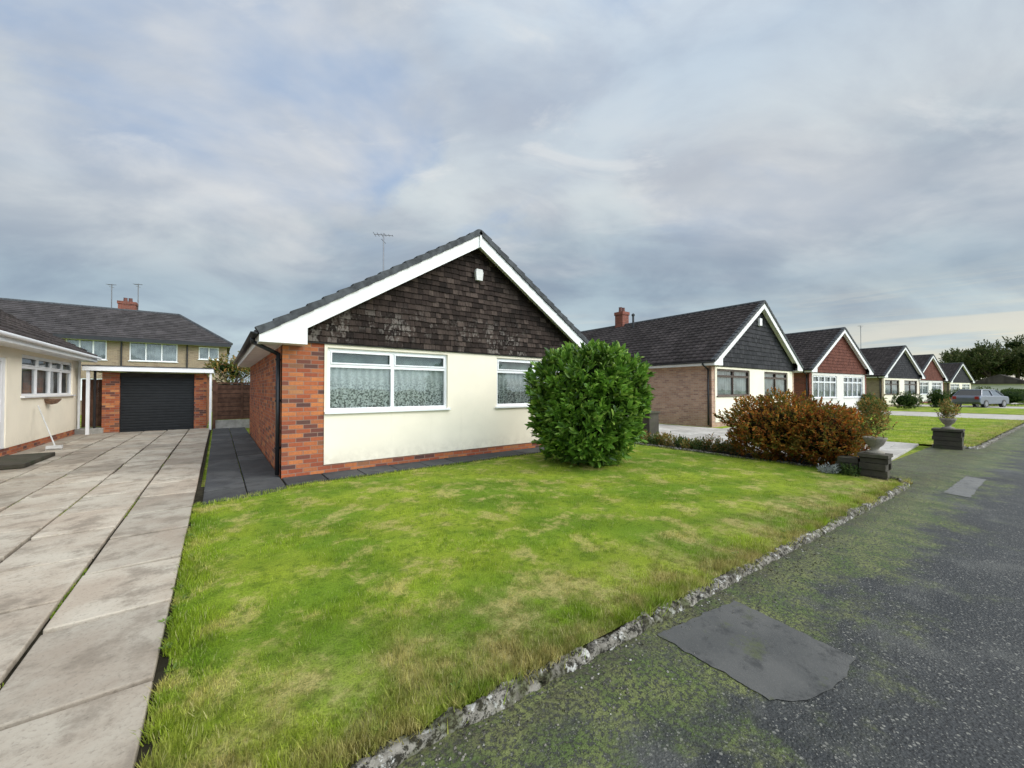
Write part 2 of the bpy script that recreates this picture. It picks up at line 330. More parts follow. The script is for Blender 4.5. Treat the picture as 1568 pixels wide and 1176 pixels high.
# ---------------------------------------------------------------- window
def window(par,x0,x1,z0,z1,y=0.,mull=(.5,),trans=.28,fr='upvc',cur='lace',sill=True):
    w=.055; b=MB(); ya,yb=y+.03,y+.10
    b.box(x0,x1,ya,yb,z0,z0+w).box(x0,x1,ya,yb,z1-w,z1).box(x0,x0+w,ya+.001,yb,z0+w,z1-w).box(x1-w,x1,ya+.001,yb,z0+w,z1-w)
    xs=[x0+w]+[x0+(x1-x0)*f for f in mull]+[x1-w]
    for f in mull: c=x0+(x1-x0)*f; b.box(c-w*.6,c+w*.6,ya+.001,yb,z0+w,z1-w)
    zt=z1-(z1-z0)*trans
    if trans:
        for i in range(len(xs)-1): b.box(xs[i],xs[i+1],ya+.003,yb,zt-.03,zt+.03)
    if trans:
        for i in range(len(xs)-1):
            a,c=xs[i]+(.034 if i else 0),xs[i+1]-(.034 if i<len(xs)-2 else 0)
            b.box(a,c,ya-.012,ya+.02,zt+.031,zt+.06).box(a,c,ya-.012,ya+.02,z1-w-.028,z1-w+.001)
            b.box(a,a+.028,ya-.012,ya+.02,zt+.06,z1-w-.028).box(c-.028,c,ya-.012,ya+.02,zt+.06,z1-w-.028)
    b.obj('window_frame',M[fr],par,bevel=.004)
    MB().poly([(x0+w,y+.07,z0+w),(x1-w,y+.07,z0+w),(x1-w,y+.07,z1-w),(x0+w,y+.07,z1-w)]).obj('window_pane',M['glass'],par)
    n=int((x1-x0)/.02); V=[];F=[]
    dep=.13
    for i in range(n+1):
        x=x0+(x1-x0)*i/n; yy=y+dep+.010*math.sin(x*46+2*math.sin(x*5))
        V+= [(x,yy,z0-.05),(x,yy,zt if (trans and cur=='lace') else z1+.05)]
    for i in range(n): F.append((2*i,2*i+2,2*i+3,2*i+1))
    mesh_obj('curtain',V,F,M[cur],par,True,False)
    if trans and cur=='lace':
        V=[];F=[]
        for i in range(n+1):
            x=x0+(x1-x0)*i/n; yy=y+.16; V+=[(x,yy,zt-.1),(x,yy,z1+.05)]
        for i in range(n): F.append((2*i,2*i+2,2*i+3,2*i+1))
        mesh_obj('fanlight_room_shade',V,F,M['room_shade'],par,True,False)  # flat sheet behind the fanlights, room shade painted as its colour
    if sill: MB().box(x0-.05,x1+.05,y-.07,y+.04,z0-.045,z0-.001).obj('window_sill',M[fr],par,bevel=.006)

def shingles(par,y,zb,xl,xr,ztop,mat,exp=.125,wmin=.09,wmax=.2,rough=1.):
    b=MB(); z=zb
    while z<ztop:
        a=xl(z+exp); c=xr(z+exp)
        if c-a<.1: break
        x=a
        while x<c:
            w=random.uniform(wmin,wmax); x2=min(x+w,c)
            if x2-x>.02:
                j=random.uniform(-.006,.005)*rough; j2=j+random.uniform(-.004,.004)*rough
                if rough>.9 and random.random()<.04: j-=.02; j2-=.015
                t0=random.uniform(.028,.038); bb=len(b.v)
                zu=z+exp+.03
                x2g=x2-random.uniform(.003,.007)
                b.v+=[(x,y-t0,z+j),(x2g,y-t0-random.uniform(-.004,.004),z+j2),(x2g,y-.004,zu),(x,y-.004,zu),(x,y+.01,z+j),(x2g,y+.01,z+j2),(x2g,y+.01,zu),(x,y+.01,zu)]
                b.f+=[tuple(bb+i for i in q) for q in ((0,1,2,3),(4,5,1,0),(1,5,6,2),(4,0,3,7),(3,2,6,7))]
            x=x2
        z+=exp
    mesh_obj('gable_cladding',b.v,b.f,M[mat],par,False,False)

# ---------------------------------------------------------------- bungalow
def bungalow(name,peak,rz,W,ez,pk,D,base=0.,side='brick',panel='render',pier='brick',clad='shingle',tile='tile',wins=None,detail=True,barge='barge',pierw=.65,zclad=2.35,plinth='brick'):
    ov=.35; vy=-.30; c,s=math.cos(rz),math.sin(rz); lx,ly=W/2,vy
    org=(peak[0]-(c*lx-s*ly),peak[1]-(s*lx+c*ly),base); E=empty(name,org,rz)
    tan=(pk-ez)/(W/2); zt=lambda x: ez+tan*min(x,W-x)
    xl,xr=ov,W-ov
    b=MB(); zs=zt(ov)-.1
    b.box(xl,xl+.1,.001,D,-.1,zs).box(xr-.1,xr,.001,D,-.1,zs)
    b.prism([(xl+.1,-.1),(xr-.1,-.1),(xr-.1,zs),(W/2,pk-.12),(xl+.1,zs)],D-.1,D-.001)
    b.obj('side_walls',M[side],E)
    MB().prism([(xl+.02,zclad-.02),(xr-.02,zclad-.02),(xr-.02,zt(xr)-.1),(W/2,pk-.1),(xl+.02,zt(xl)-.1)],.02,.08).obj('gable_backing',M['dark'],E)
    ops=[w[:4] for w in wins]
    a,d=xl+pierw,xr-pierw
    wall_open('brick_pier',xl,a,-.1,zclad,[],0,.12,M[pier],E); wall_open('brick_pier_right',d,xr,-.1,zclad,[],0,.12,M[pier],E)
    wall_open('plinth',a,d,-.1,.17,[],.0,.12,M[plinth],E)
    wall_open('front_wall',a,d,.17,zclad,ops,-.018,.14,M[panel],E)
    for w in wins: window(E,w[0],w[1],w[2],w[3],-.0,w[4],w[5],w[6],w[7])
    MB().box(xl+.1,xr-.1,1.2,1.25,0,zclad).box(xl+.1,xr-.1,.12,D-.1,zclad,zclad+.03).obj('inner_wall',M['dark'],E)
    shingles(E,-.035,zclad,lambda z:max(xl-.02,(z-ez+.10)/tan),lambda z:W-max(xl-.02,(z-ez+.10)/tan),pk,clad,.113 if detail else .2,.09 if detail else .15,.20 if detail else .3,1. if detail else .3)
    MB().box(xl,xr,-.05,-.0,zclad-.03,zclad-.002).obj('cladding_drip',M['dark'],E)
    S=math.hypot(W/2,pk-ez); U=np.array([W/2,0,pk-ez]); U2=np.array([-W/2,0,pk-ez])
    tile_slope('roof_slope_left',(0,vy,ez),(0,1,0),D-vy+.25,U,S,M[tile],E)
    tile_slope('roof_slope_right',(W,vy,ez),(0,1,0),D-vy+.25,U2,S,M[tile],E)
    y=vy; b=MB()
    while y<D+.2:
        pts=[(W/2+.13*math.cos(t),pk-.03+.10*math.sin(t)) for t in np.linspace(0,math.pi,8)]
        b.prism(pts,y,y+.435); y+=.45
    b.obj('ridge_tiles',M['ridge'],E)
    b=MB(); n=int(S/.3); u=(W/2/S,(pk-ez)/S); nn=(-u[1],u[0])
    for side_ in (0,1):
        for i in range(n+1):
            s0=i*S/(n+1)-.02; s1=(i+1)*S/(n+1)+.02
            P=lambda s_,h:(u[0]*s_+nn[0]*h,ez+u[1]*s_+nn[1]*h)
            pl=[P(s0,-.045),P(s1,-.06),P(s1,.045),P(s0,.075)]
            if side_: pl=[(W-q[0],q[1]) for q in pl]
            b.prism(pl,vy-.035+(.002 if i%2 else 0),vy+.12)
    b.obj('verge_tiles',M['ridge'],E)
    for side_ in (0,1):
        bw=.23
        pl=[(0.,ez-.06),(W/2-.001,pk-.06),(W/2-.001,pk-.06-bw*1.15),(.68,zt(.68)-.06-bw*1.15),(.68,ez-.17),(0.,ez-.17)]
        if side_: pl=[(W-q[0],q[1]) for q in pl]
        MB().prism(pl,vy,vy+.025).obj('barge_board',M[barge],E,bevel=.003)
        q=[(.68,zt(.68)-.20),(W/2,pk-.20),(W/2,pk-.19),(.68,zt(.68)-.19)]
        if side_: q=[(W-p[0],p[1]) for p in q]
        MB().prism(q,vy+.026,-.06).obj('verge_soffit',M[barge],E)
    b=MB(); b.box(.0,ov-.002,vy+.026,D,ez-.17,ez-.155).box(W-ov+.002,W,vy+.026,D,ez-.17,ez-.155).box(.0,.02,vy+.026,D,ez-.155,ez-.02).box(W-.02,W,vy+.026,D,ez-.155,ez-.02)
    b.box(.36,.66,vy+.026,-.02,ez-.17,ez-.156).box(W-.66,W-.36,vy+.026,-.02,ez-.17,ez-.156)
    b.obj('eaves_fascia',M[barge],E)
    b=MB()
    for gx in (-.055,W+.055):
        pts=[(gx+.058*math.cos(t),ez-.02+.06*math.sin(t)) for t in np.linspace(math.pi,2*math.pi,9)]+[(gx+.05,ez-.02),(gx-.05,ez-.02)]
        b.prism(pts,vy,D+.1)
    b.tube((-.055,.15,ez-.06),(-.055,.15,ez-.16),.036).tube((-.055,.15,ez-.14),(xl-.045,.12,ez-.32),.034).tube((xl-.045,.12,ez-.30),(xl-.045,.12,.06),.034)
    for zz in (.5,1.3,2.0): b.box(xl-.09,xl+.0,.10,.14,zz,zz+.03)
    b.obj('gutter_and_downpipe',M['black'],E,True)
    return E,org

lw=('upvc','lace')
E,org=bungalow('bungalow',(4.6,7.2),0,8.2,2.43,5.0,8.3,
   wins=[(1.05,3.45,1.11,2.26,(.5,),.28,*lw),(4.75,7.15,1.11,2.26,(.5,),.28,*lw)])
b=MB(); b.prism([(4.11,3.98),(4.27,3.98),(4.29,4.16),(4.27,4.24),(4.11,4.24),(4.09,4.16)],-.14,-.06); b.obj('alarm_box',simple('alarm_box_white',(.6,.6,.58),.5,.1),E,bevel=.008)
b=MB(); b.box(4.08,4.12,-.33,-.302,4.66,4.94); b.obj('apex_batten',M['barge'],E)
def aerial(par,x,y,z0,z1,sc=1.):
    b=MB(); b.tube((x,y,z0),(x,y,z1),.016*sc,6)
    b.tube((x-.22,y+.1,z1-.05),(x+.22,y-.1,z1-.05),.009*sc,5)
    for i in range(6):
        t=-1+2*i/5; cx,cy=x+.21*t,y-.1*t; l=.16-.02*i; b.tube((cx-l*.5,cy-l*.8,z1-.05),(cx+l*.5,cy+l*.8,z1-.05),.006*sc,4)
    b.tube((x-.1,y-.12,z1-.22),(x+.1,y+.12,z1-.22),.007*sc,4)
    b.obj('tv_aerial',M['metal'],par)
aerial(E,3.0,2.8,4.0,5.72)
MB().tube((3.1,3.0,4.2),(3.1,3.0,4.6),.05).obj('roof_vent',M['black'],E)

bw=('brown_frame','blind'); uw=('upvc','blind')
E2,_=bungalow('bungalow',(20.2,7.1),math.radians(-2),9.2,2.66,5.62,11.5,side='brick_pale',pier='brick_pale',plinth='brick_pale',clad='slate',tile='tile_br',pierw=.25,zclad=2.5,
   wins=[(.75,3.7,1.25,2.38,(.5,),.28,*bw),(5.2,8.0,1.25,2.38,(.5,),.28,*bw)],detail=False)
def chimney(par,x,y,z0,z1,w=.6,mat='brick_red'):
    MB().box(x-w/2,x+w/2,y-w/2,y+w/2,z0,z1-.2).box(x-w/2-.04,x+w/2+.04,y-w/2-.04,y+w/2+.04,z1-.2,z1).obj('chimney_stack',M[mat],par)
    b=MB()
    for dx in (-.13,.13): b.lathe(x+dx,y,[(.0,z1-.01),(.12,z1-.01),(.10,z1+.28),(.12,z1+.3),(.08,z1+.3),(.07,z1+.1)],12)
    b.obj('chimney_pot',simple('terracotta',(.13,.055,.045),.8,.2),par)
chimney(E2,4.6,7.9,5.3,6.45,.6)
MB().tube((3.9,6.5,5.0),(3.9,6.5,5.95),.06).lathe(3.9,6.5,[(.0,6.1),(.1,6.02),(.1,5.93),(.0,5.93)],10).obj('flue',M['black'],E2)
MB().box(4.45,4.7,-.16,-.06,4.5,4.85).obj('alarm_box',M['barge'],E2,bevel=.01)
E3,_=bungalow('bungalow',(33,6.9),math.radians(-8),9.,2.75,5.6,10,side='brick_red',pier='brick_red',plinth='brick_red',clad='redtile',tile='tile_br',pierw=.3,zclad=2.6,
   wins=[(.8,4.0,1.0,2.4,(.25,.5,.75),.3,*uw),(5.0,8.0,1.0,2.4,(.25,.5,.75),.3,*uw)],panel='render_w',detail=False)
E4,_=bungalow('bungalow',(51,6.3),math.radians(-10),9.,2.75,5.6,10,side='brick_yel',pier='brick_yel',plinth='brick_yel',clad='slate',tile='tile_br',pierw=.3,zclad=2.6,
   wins=[(.9,3.9,1.1,2.4,(.5,),.3,*bw),(5.0,8.0,1.1,2.4,(.5,),.3,*bw)],detail=False)
aerial(E4,4.5,3,5.3,8.0,1.6)
E5,_=bungalow('bungalow',(66,5.9),math.radians(-10),9.,2.75,5.6,10,side='brick_red',pier='brick_red',plinth='brick_red',clad='redtile',tile='tile_br',pierw=.3,zclad=2.6,
   wins=[(.8,4.0,1.0,2.4,(.5,),.3,*uw),(5.0,8.0,1.0,2.4,(.5,),.3,*uw)],panel='render_w',detail=False)
E6,_=bungalow('bungalow',(90,5.0),math.radians(-12),9.,2.75,5.6,10,side='brick_yel',pier='brick_yel',plinth='brick_yel',clad='slate',tile='tile_br',pierw=.3,zclad=2.6,
   wins=[(.8,4.0,1.0,2.4,(.5,),.3,*uw),(5.0,8.0,1.0,2.4,(.5,),.3,*uw)],detail=False)
# ---------------------------------------------------------------- left neighbour
N=empty('neighbouring_bungalow',(-3.7,7.5,0),math.radians(90))
LN=11.3
wall_open('rendered_wall',0,LN,.22,2.5,[(6.75,10.75,1.35,2.35),(5.1,5.95,.22,2.2)],0,.12,M['render'],N)
wall_open('plinth',0,LN,-.05,.22,[],.012,.12,M['brick'],N)
MB().box(0,LN,6.9,7.1,0,2.5).prism([(.12,0),(6.9,0),(6.9,2.5),(3.6,4.9),(.12,2.5)],LN-.15,LN-.01,'x').prism([(.12,0),(6.9,0),(6.9,2.5),(3.6,4.9),(.12,2.5)],.01,.15,'x').obj('brick_walls',M['brick'],N)
window(N,6.75,10.75,1.35,2.35,0,(.27,.52,.76),.3,'upvc','blind')
MB().box(5.1,5.17,.02,.1,.22,2.2).box(5.88,5.95,.02,.1,.22,2.2).box(5.17,5.88,.02,.1,2.12,2.2).box(5.17,5.88,.02,.1,.22,.8).box(5.17,5.28,.021,.1,.8,2.12).box(5.77,5.88,.021,.1,.8,2.12).box(5.28,5.77,.04,.08,1.2,1.28).obj('front_door',M['upvc'],N,bevel=.004)
MB().poly([(5.28,.06,.8),(5.77,.06,.8),(5.77,.06,2.12),(5.28,.06,2.12)]).obj('door_glass',M['glass'],N)
MB().box(.2,LN-.2,.9,.95,0,2.5).obj('inner_wall',M['room_shade'],N)
tile_slope('roof_slope',(-.3,-.38,2.62),(1,0,0),LN+.55,(0,3.98,2.5),4.7,M['tile_br'],N)
tile_slope('roof_slope_back',(-.3,7.6,2.62),(1,0,0),LN+.55,(0,-3.98,2.5),4.7,M['tile_br'],N)
MB().box(-.3,LN+.25,-.40,-.37,2.44,2.62).box(-.3,LN+.25,-.369,.0,2.44,2.46).prism([(-.37,2.45),(-.37,2.6),(3.6,5.1),(3.6,4.9)],LN+.2,LN+.225,'x').obj('fascia_board',M['upvc'],N)
MB().box(-.3,LN+.3,-.50,-.405,2.53,2.61).obj('gutter',M['upvc'],N,bevel=.03)
MB().tube((LN-.08,-.05,.2),(LN-.08,-.05,2.45),.034).obj('downpipe',M['upvc'],N)
MB().lathe(8.4,-.10,[(.0,1.10),(.10,1.13),(.17,1.22),(.18,1.26),(.0,1.25)],14).obj('wall_planter',simple('basket',(.2,.12,.08),.9,.3,20,.5),N)
MB().box(-3.55,-2.85,11.2,12.9,.045,.13).obj('door_step',M['stone_dk'],None,bevel=.015)
b=MB(); b.tube((-3.62,15.0,1.1),(-3.15,14.2,.14),.014,8); b.box(-3.28,-3.02,14.12,14.22,.08,.15)
for i in range(14): b.tube((-3.27+i*.018,14.17,.09),(-3.29+i*.020,14.15,.035),.006,4)
b.obj('broom',simple('broom_white',(.6,.6,.58),.5,.1),None)
# ---------------------------------------------------------------- garage
G=empty('garage',(0,18.7,0))
MB().box(-3.12,-2.70,0,.3,0,2.1).box(-.72,-.36,0,.3,0,2.1).box(-3.12,-2.9,.3,6,0,2.1).box(-.58,-.36,.3,6,0,2.1).obj('brick_piers',M['brick'],G)
b=MB(); z=.02
while z<1.94: b.box(-2.70,-.72,.10+.0,.13,z,z+.088); z+=.096
b.box(-2.70,-.72,.125,.15,0,1.96); b.obj('roller_door',simple('door_black',(.016,.018,.02),.5,.15,spec=.25),G,bevel=.012)
MB().box(-2.70,-.72,.06,.2,1.94,2.1).obj('lintel',M['dark'],G)
MB().box(-3.5,-.15,-.45,-.40,2.13,2.28).box(-3.5,-.15,-.40,6.2,2.22,2.27).box(-3.5,-3.46,-.4,6,2.13,2.22).box(-.19,-.15,-.4,6,2.13,2.22).obj('flat_roof_fascia',M['upvc'],G)
MB().box(-3.52,-.13,-.47,6.2,2.28,2.31).obj('felt_roof',M['ridge'],G)
MB().box(-.27,-.20,-.38,-.31,0,2.22).box(-3.42,-3.34,-.38,-.31,0,2.22).obj('canopy_posts',M['upvc'],G)
MB().tube((-3.28,-.05,0),(-3.28,-.05,2.13),.035).obj('downpipe',M['black'],G)
F=empty('wooden_fence',(0,18.4,0)); b=MB(); z=.36
while z<1.70: b.box(-.08,1.5,.0+random.uniform(0,.008),.018,z,z+.150); z+=.168
b.box(-.08,1.5,-.03,.045,1.73,1.79); b.obj('boards',M['wood'],F)
MB().box(-.18,-.08,-.05,.05,0,1.88).box(.70,.77,-.035,-.005,.36,1.73).box(-.08,-.02,-.035,-.005,.36,1.73).obj('posts',M['wood'],F)
MB().box(-.08,1.5,-.01,.04,.0,.35).obj('gravel_board',M['conc'],F)
MB().box(-.08,1.5,.026,.034,.36,1.72).obj('gap_shade_backing',M['dark'],F)  # dark sheet added behind the boards, stands for shade in the gaps
F=empty('wooden_gate',(-3.62,18.9,0)); b=MB(); x=0
while x<.5: b.box(x,x+.09,0,.02,.25,1.85); x+=.094
b.box(0,.5,.021,.05,.5,.58).box(0,.5,.021,.05,1.5,1.58); b.obj('pales',M['wood'],F)
MB().box(-.1,.55,-.3,.3,0,.22).obj('stone_step',M['conc'],F,bevel=.02)

# ---------------------------------------------------------------- semi-detached house
H=empty('semi_detached_house',(0,34,0))
ws=[(-14.2,-11.9,3.2,4.4),(-7.2,-5.5,3.35,4.55),(-4.5,-2.2,3.35,4.55),(-1.1,.0,3.6,4.45),(-7.2,-5.2,.9,2.2),(-4.5,-2.2,.9,2.2)]
wall_open('front_wall',-14.8,.45,0,4.75,ws,0,.14,M['brick_yel'],H)
MB().box(-14.8,-14.6,.15,8,0,4.75).box(.25,.45,.15,8,0,4.75).box(-14.8,.45,8,8.2,0,4.75).obj('side_walls',M['brick_yel'],H)
for w in ws: window(H,w[0],w[1],w[2],w[3],0,(.33,.66) if w[1]-w[0]>1.5 else (.5,),.0,'upvc','blind')
mroof=tile_mat('semi_roof_tile',(.050,.045,.046))
def hip_roof():
    x0,x1,y0,y1,ze,zr=-15.2,.7,-.4,8.6,4.72,7.1; ra,rb=-11.8,-2.4; ym=4.1
    V=[(x0,y0,ze),(x1,y0,ze),(x1,y1,ze),(x0,y1,ze),(ra,ym,zr),(rb,ym,zr)]
    mesh_obj('hipped_roof',V,[(0,1,5,4),(2,3,4,5),(1,2,5),(3,0,4),(0,3,2,1)],mroof,H)
    b=MB(); n=16
    for i in range(n):
        f=i/n; f2=(i+1)/n
        xa=x0+(ra-x0)*f; xb=x1+(rb-x1)*f; ya=y0+(ym-y0)*f; za=ze+(zr-ze)*f
        xa2=x0+(ra-x0)*f2; xb2=x1+(rb-x1)*f2; y2=y0+(ym-y0)*f2; z2=ze+(zr-ze)*f2
        b.poly([(xa,ya-.02,za+.055),(xb,ya-.02,za+.055),(xb2,y2,z2+.01),(xa2,y2,z2+.01)]); b.poly([(xa,ya-.02,za+.055),(xb,ya-.02,za+.055),(xb,ya,za-.01),(xa,ya,za-.01)])
        yb=y1-(y1-ym)*f; yb2=y1-(y1-ym)*f2
        b.poly([(xb+.02,ya,za+.055),(xb+.02,yb,za+.055),(xb2,yb2,z2+.01),(xb2,y2,z2+.01)])
    mesh_obj('tile_courses',b.v,b.f,mroof,H,False,False)
    b=MB()
    for p,q in (((ra,ym,zr),(rb,ym,zr)),((rb,ym,zr),(x1,y0,ze)),((ra,ym,zr),(x0,y0,ze)),((rb,ym,zr),(x1,y1,ze))): b.tube(p,q,.11,8)
    b.obj('hip_and_ridge_tiles',M['ridge'],H)
    MB().box(x0,x1,y0-.03,y0-.0,ze-.22,ze-.02).box(x0,x1,y0,-.01,ze-.2,ze-.18).obj('fascia',M['upvc'],H)
    MB().box(x0,x1,y0-.14,y0-.031,ze-.22,ze-.0).tube((-4.85,-.06,0),(-4.85,-.06,ze-.1),.04).tube((-1.7,-.06,0),(-1.7,-.06,ze-.1),.04).obj('gutter',M['black'],H)
hip_roof(); chimney(H,-5.2,4.5,6.8,7.75,.9)
aerial(H,-6.0,4.3,7.1,8.9,2.); aerial(H,-4.7,4.6,7.2,9.2,2.)

# ---------------------------------------------------------------- ground, road, drives
def sheet(name,x0,x1,y0,y1,z,mat):
    return mesh_obj(name,[(x0,y0,z),(x1,y0,z),(x1,y1,z),(x0,y1,z)],[(0,1,2,3)],mat,None,False,False)
sheet('ground',-900,900,-900,900,-.03,M['lawn'])
kf=lambda x:1.60-.064*x
mesh_obj('road',[(-60,5.0,0),(-60,-7,0),(0,-7,0),(40,-8.5,0),(70,-11,0),(120,-22,0),(120,-14,0),(70,-3.2,0),(40,kf(40),0),(15.3,kf(15.3),0),(15.1,1.4,0),(9.1,1.75,0),(8.9,kf(8.9),0),(0,kf(0),0)],[tuple(range(14))],M['asphalt'],None,False,False)
mesh_obj('soil_bed',[(-.32,kf(-.32)+.01,.012),(8.8,kf(8.8)+.01,.012),(8.95,1.75,.012),(9.9,1.75,.012),(9.9,7.6,.012),(-.32,7.6,.012)],[(0,1,2,3,4,5)],M['soil'],None,False,False)
sheet('drive_bed',-4.0,-.2,-.6,18.9,.008,M['soil'])
def patch(name,corners,j=.02,mat='patch'):
    P=[Vector(c) for c in corners]; V=[]
    for a,b_ in zip(P,P[1:]+P[:1]):
        n=max(3,int((b_-a).length/.03))
        for i in range(n):
            q=a.lerp(b_,i/n); V.append((q.x+j*noise.noise((q.x*14,q.y*14,1)),q.y+j*noise.noise((q.x*14,q.y*14,7)),.005))
    return mesh_obj(name,V,[tuple(range(len(V)))],M[mat],None,False,False)
patch('asphalt_patch',[(2.13,.74),(2.30,.62),(2.62,.56),(2.84,.57),(2.93,1.24),(2.15,1.36)],.022)
patch('concrete_patch',[(8.3,.42),(10.2,.34),(10.3,.56),(8.4,.68)],.02,'patch2')
def slabs(name,x0,x1,y0,y1,w,l,z,mat,gap=.014,stag=True,tilt=.004,th=.06,gy0=None):
    b=MB(); nx=int(round((x1-x0)/w)); gy0=gap/2 if gy0 is None else gy0
    for i in range(nx):
        xa=x0+i*w; off=(l*.5 if (stag and i%2) else 0)+random.uniform(-.02,.02); y=y0-off
        while y<y1:
            ya=max(y,y0); yb=min(y+l,y1)
            if yb-ya>.08:
                k=len(b.v); g=gap/2+random.uniform(0,.004); gy=gy0+random.uniform(.0,.005); b.box(xa+g,xa+w-g,ya+gy,yb-gy,z-th,z)
                dz=[random.uniform(-tilt,tilt) for _ in range(4)]
                for q in range(4):
                    v=b.v[k+4+q]; b.v[k+4+q]=(v[0],v[1],v[2]+dz[q]); 
            y+=l
    return b.obj(name,M[mat],None,bevel=.008)
slabs('driveway_paving',-.235-6*.613,-.235,-.5,18.7,.613,.905,.045,'slab',.026,tilt=.008,gy0=.019)
slabs('passage_paving',-.16,.84,6.4,18.4,.5,.75,.035,'slab_dk',.012)
slabs('front_path_paving',.85,8.9,6.88,7.48,.6,.60,.034,'slab_dk',.012,False)
slabs('driveway_paving',9.95,15.2,1.65,19,.75,.75,.03,'slab_lt',.012,True)
def lawn(name,x0,x1,yf,yb,z,nx,ny,mat='lawn'):
    X=np.linspace(x0,x1,nx); T=np.linspace(0,1,ny); V=[]
    for x in X:
        for t_ in T:
            y=yf(x)+(yb(x)-yf(x))*t_; e=min(1,min(t_,1-t_)*12,min(x-x0,x1-x)*4)
            V.append((x,y,z*(.4+.6*e)+.012*noise.noise((x*1.5,y*1.5,0))+.006*noise.noise((x*7,y*7,3))))
    V=np.array(V); i,j=np.meshgrid(np.arange(nx-1),np.arange(ny-1),indexing='ij'); a=(i*ny+j).ravel()
    return np_mesh(name,V,np.stack([a,a+ny,a+ny+1,a+1],1),M[mat],None,True)
yb1=lambda x:6.35+min(max(x+.15,0),1.2)*.36
L1=lawn('front_lawn',-.18,9.0,lambda x:kf(x)+.05,yb1,.055,180,110)
L2=lawn('front_lawn',15.3,31,lambda x:kf(x)+.12,lambda x:6.0,.05,80,40)
L3=lawn('front_lawn',38,50,lambda x:kf(x)+.12,lambda x:5.0,.05,20,20)
sheet('driveway',31.3,37.5,-.9,16,.02,M['slab_lt']); sheet('driveway',50.5,56,-2,16,.02,M['slab_lt']); sheet('driveway',66,72,-2.5,16,.02,M['slab_lt'])
sheet('forecourt_path',15.3,31,6.05,6.9,.015,M['slab_lt'])
def blades(name,pts,hmin,hmax,w,par,z=.05,mat='blade',lean=.5,hm=None):
    n=len(pts); h=rng.uniform(hmin,hmax,n); a=rng.uniform(0,2*np.pi,n)
    if hm is not None: h=h*hm
    l=rng.uniform(0,lean,n)*h; la=rng.uniform(0,2*np.pi,n)
    zz=np.full(n,z) if np.isscalar(z) else z
    ww=w*rng.uniform(.6,1.3,n); dx,dy=np.cos(a)*ww/2,np.sin(a)*ww/2
    V=np.zeros((n,3,3)); V[:,0]=np.stack([pts[:,0]-dx,pts[:,1]-dy,zz-.01],1); V[:,1]=np.stack([pts[:,0]+dx,pts[:,1]+dy,zz-.01],1)
    V[:,2]=np.stack([pts[:,0]+np.cos(la)*l,pts[:,1]+np.sin(la)*l,zz+h],1)
    return np_mesh(name,V.reshape(-1,3),np.arange(3*n).reshape(n,3),M[mat],par)
def lawn_pts(n,x0,x1,yf,yb,bias):
    x=rng.uniform(x0,x1,n); y=np.array([yf(a) for a in x]); y2=np.array([yb(a) for a in x]); t_=rng.uniform(0,1,n); Y=y+(y2-y)*t_
    d=np.hypot(x,Y); keep=rng.uniform(0,1,n)<np.clip((bias/d)**1.5,0,1); return np.stack([x[keep],Y[keep]],1)
p=lawn_pts(520000,-.20,9.02,lambda x:kf(x)+.03,yb1,2.5)
hm=np.array([.95+1.0*noise.noise((a*3.1,b_*3.1,2))+.6*noise.noise((a*11,b_*11,2)) for a,b_ in p]).clip(.3,2.0)
blades('grass_blades',p,.014,.034,.0052,L1,.047,lean=.9,hm=hm)
def edge(n,fx,fy,spread):
    t_=rng.uniform(0,1,n); x=np.array([fx(a) for a in t_])+rng.normal(0,spread,n); y=np.array([fy(a) for a in t_])+rng.normal(0,spread,n); return np.stack([x,y],1)
q=edge(22000,lambda a:-.15+8.9*a,lambda a:kf(-.15+8.9*a)+.07,.035); q=q[[noise.noise((u*3,v*3,1))>-.2 for u,v in q]]
blades('edge_grass',q,.02,.07,.006,L1,.035,'blade',1.2)
q=edge(11000,lambda a:-.20,lambda a:1.6+4.8*a,.016); q=q[[noise.noise((u*3,v*3,5))>-.25 for u,v in q]]
blades('edge_grass_side',q,.015,.055,.006,L1,.02,'blade',1.2)
p=lawn_pts(60000,15.3,31,lambda x:kf(x)+.12,lambda x:6.0,18.); blades('grass_blades_far',p,.02,.05,.012,L2,.04)
q=[]
for i in range(9000):
    xx=-.235-.613*random.randint(1,5); y=1+abs(random.gauss(0,6))
    if noise.noise((xx*5,y*1.3,9))>-.02: q.append((xx+random.gauss(0,.007),y))
blades('joint_moss',np.array(q),.004,.014,.006,L1,.03,'blade',.8)
def weeds():
    P=[];D=[];Nn=[];Ls=[]
    for c in range(30):
        y=1.4+random.random()**1.3*5; x=-.20+random.gauss(0,.02)
        if c>14: x=random.uniform(0,8); y=kf(x)+.13+random.gauss(0,.04)
        for k in range(9):
            a=random.uniform(0,6.28); P.append((x+.01*math.cos(a),y+.01*math.sin(a),.045)); D.append((math.cos(a),math.sin(a),random.uniform(.3,1.0))); Nn.append((-math.cos(a)*.5,-math.sin(a)*.5,1)); Ls.append(random.uniform(.018,.038))
    return leaf_mesh('lawn_weeds',np.array(P),np.array(D),np.array(Nn),np.array(Ls),np.array(Ls)*.45,'weed',L1)

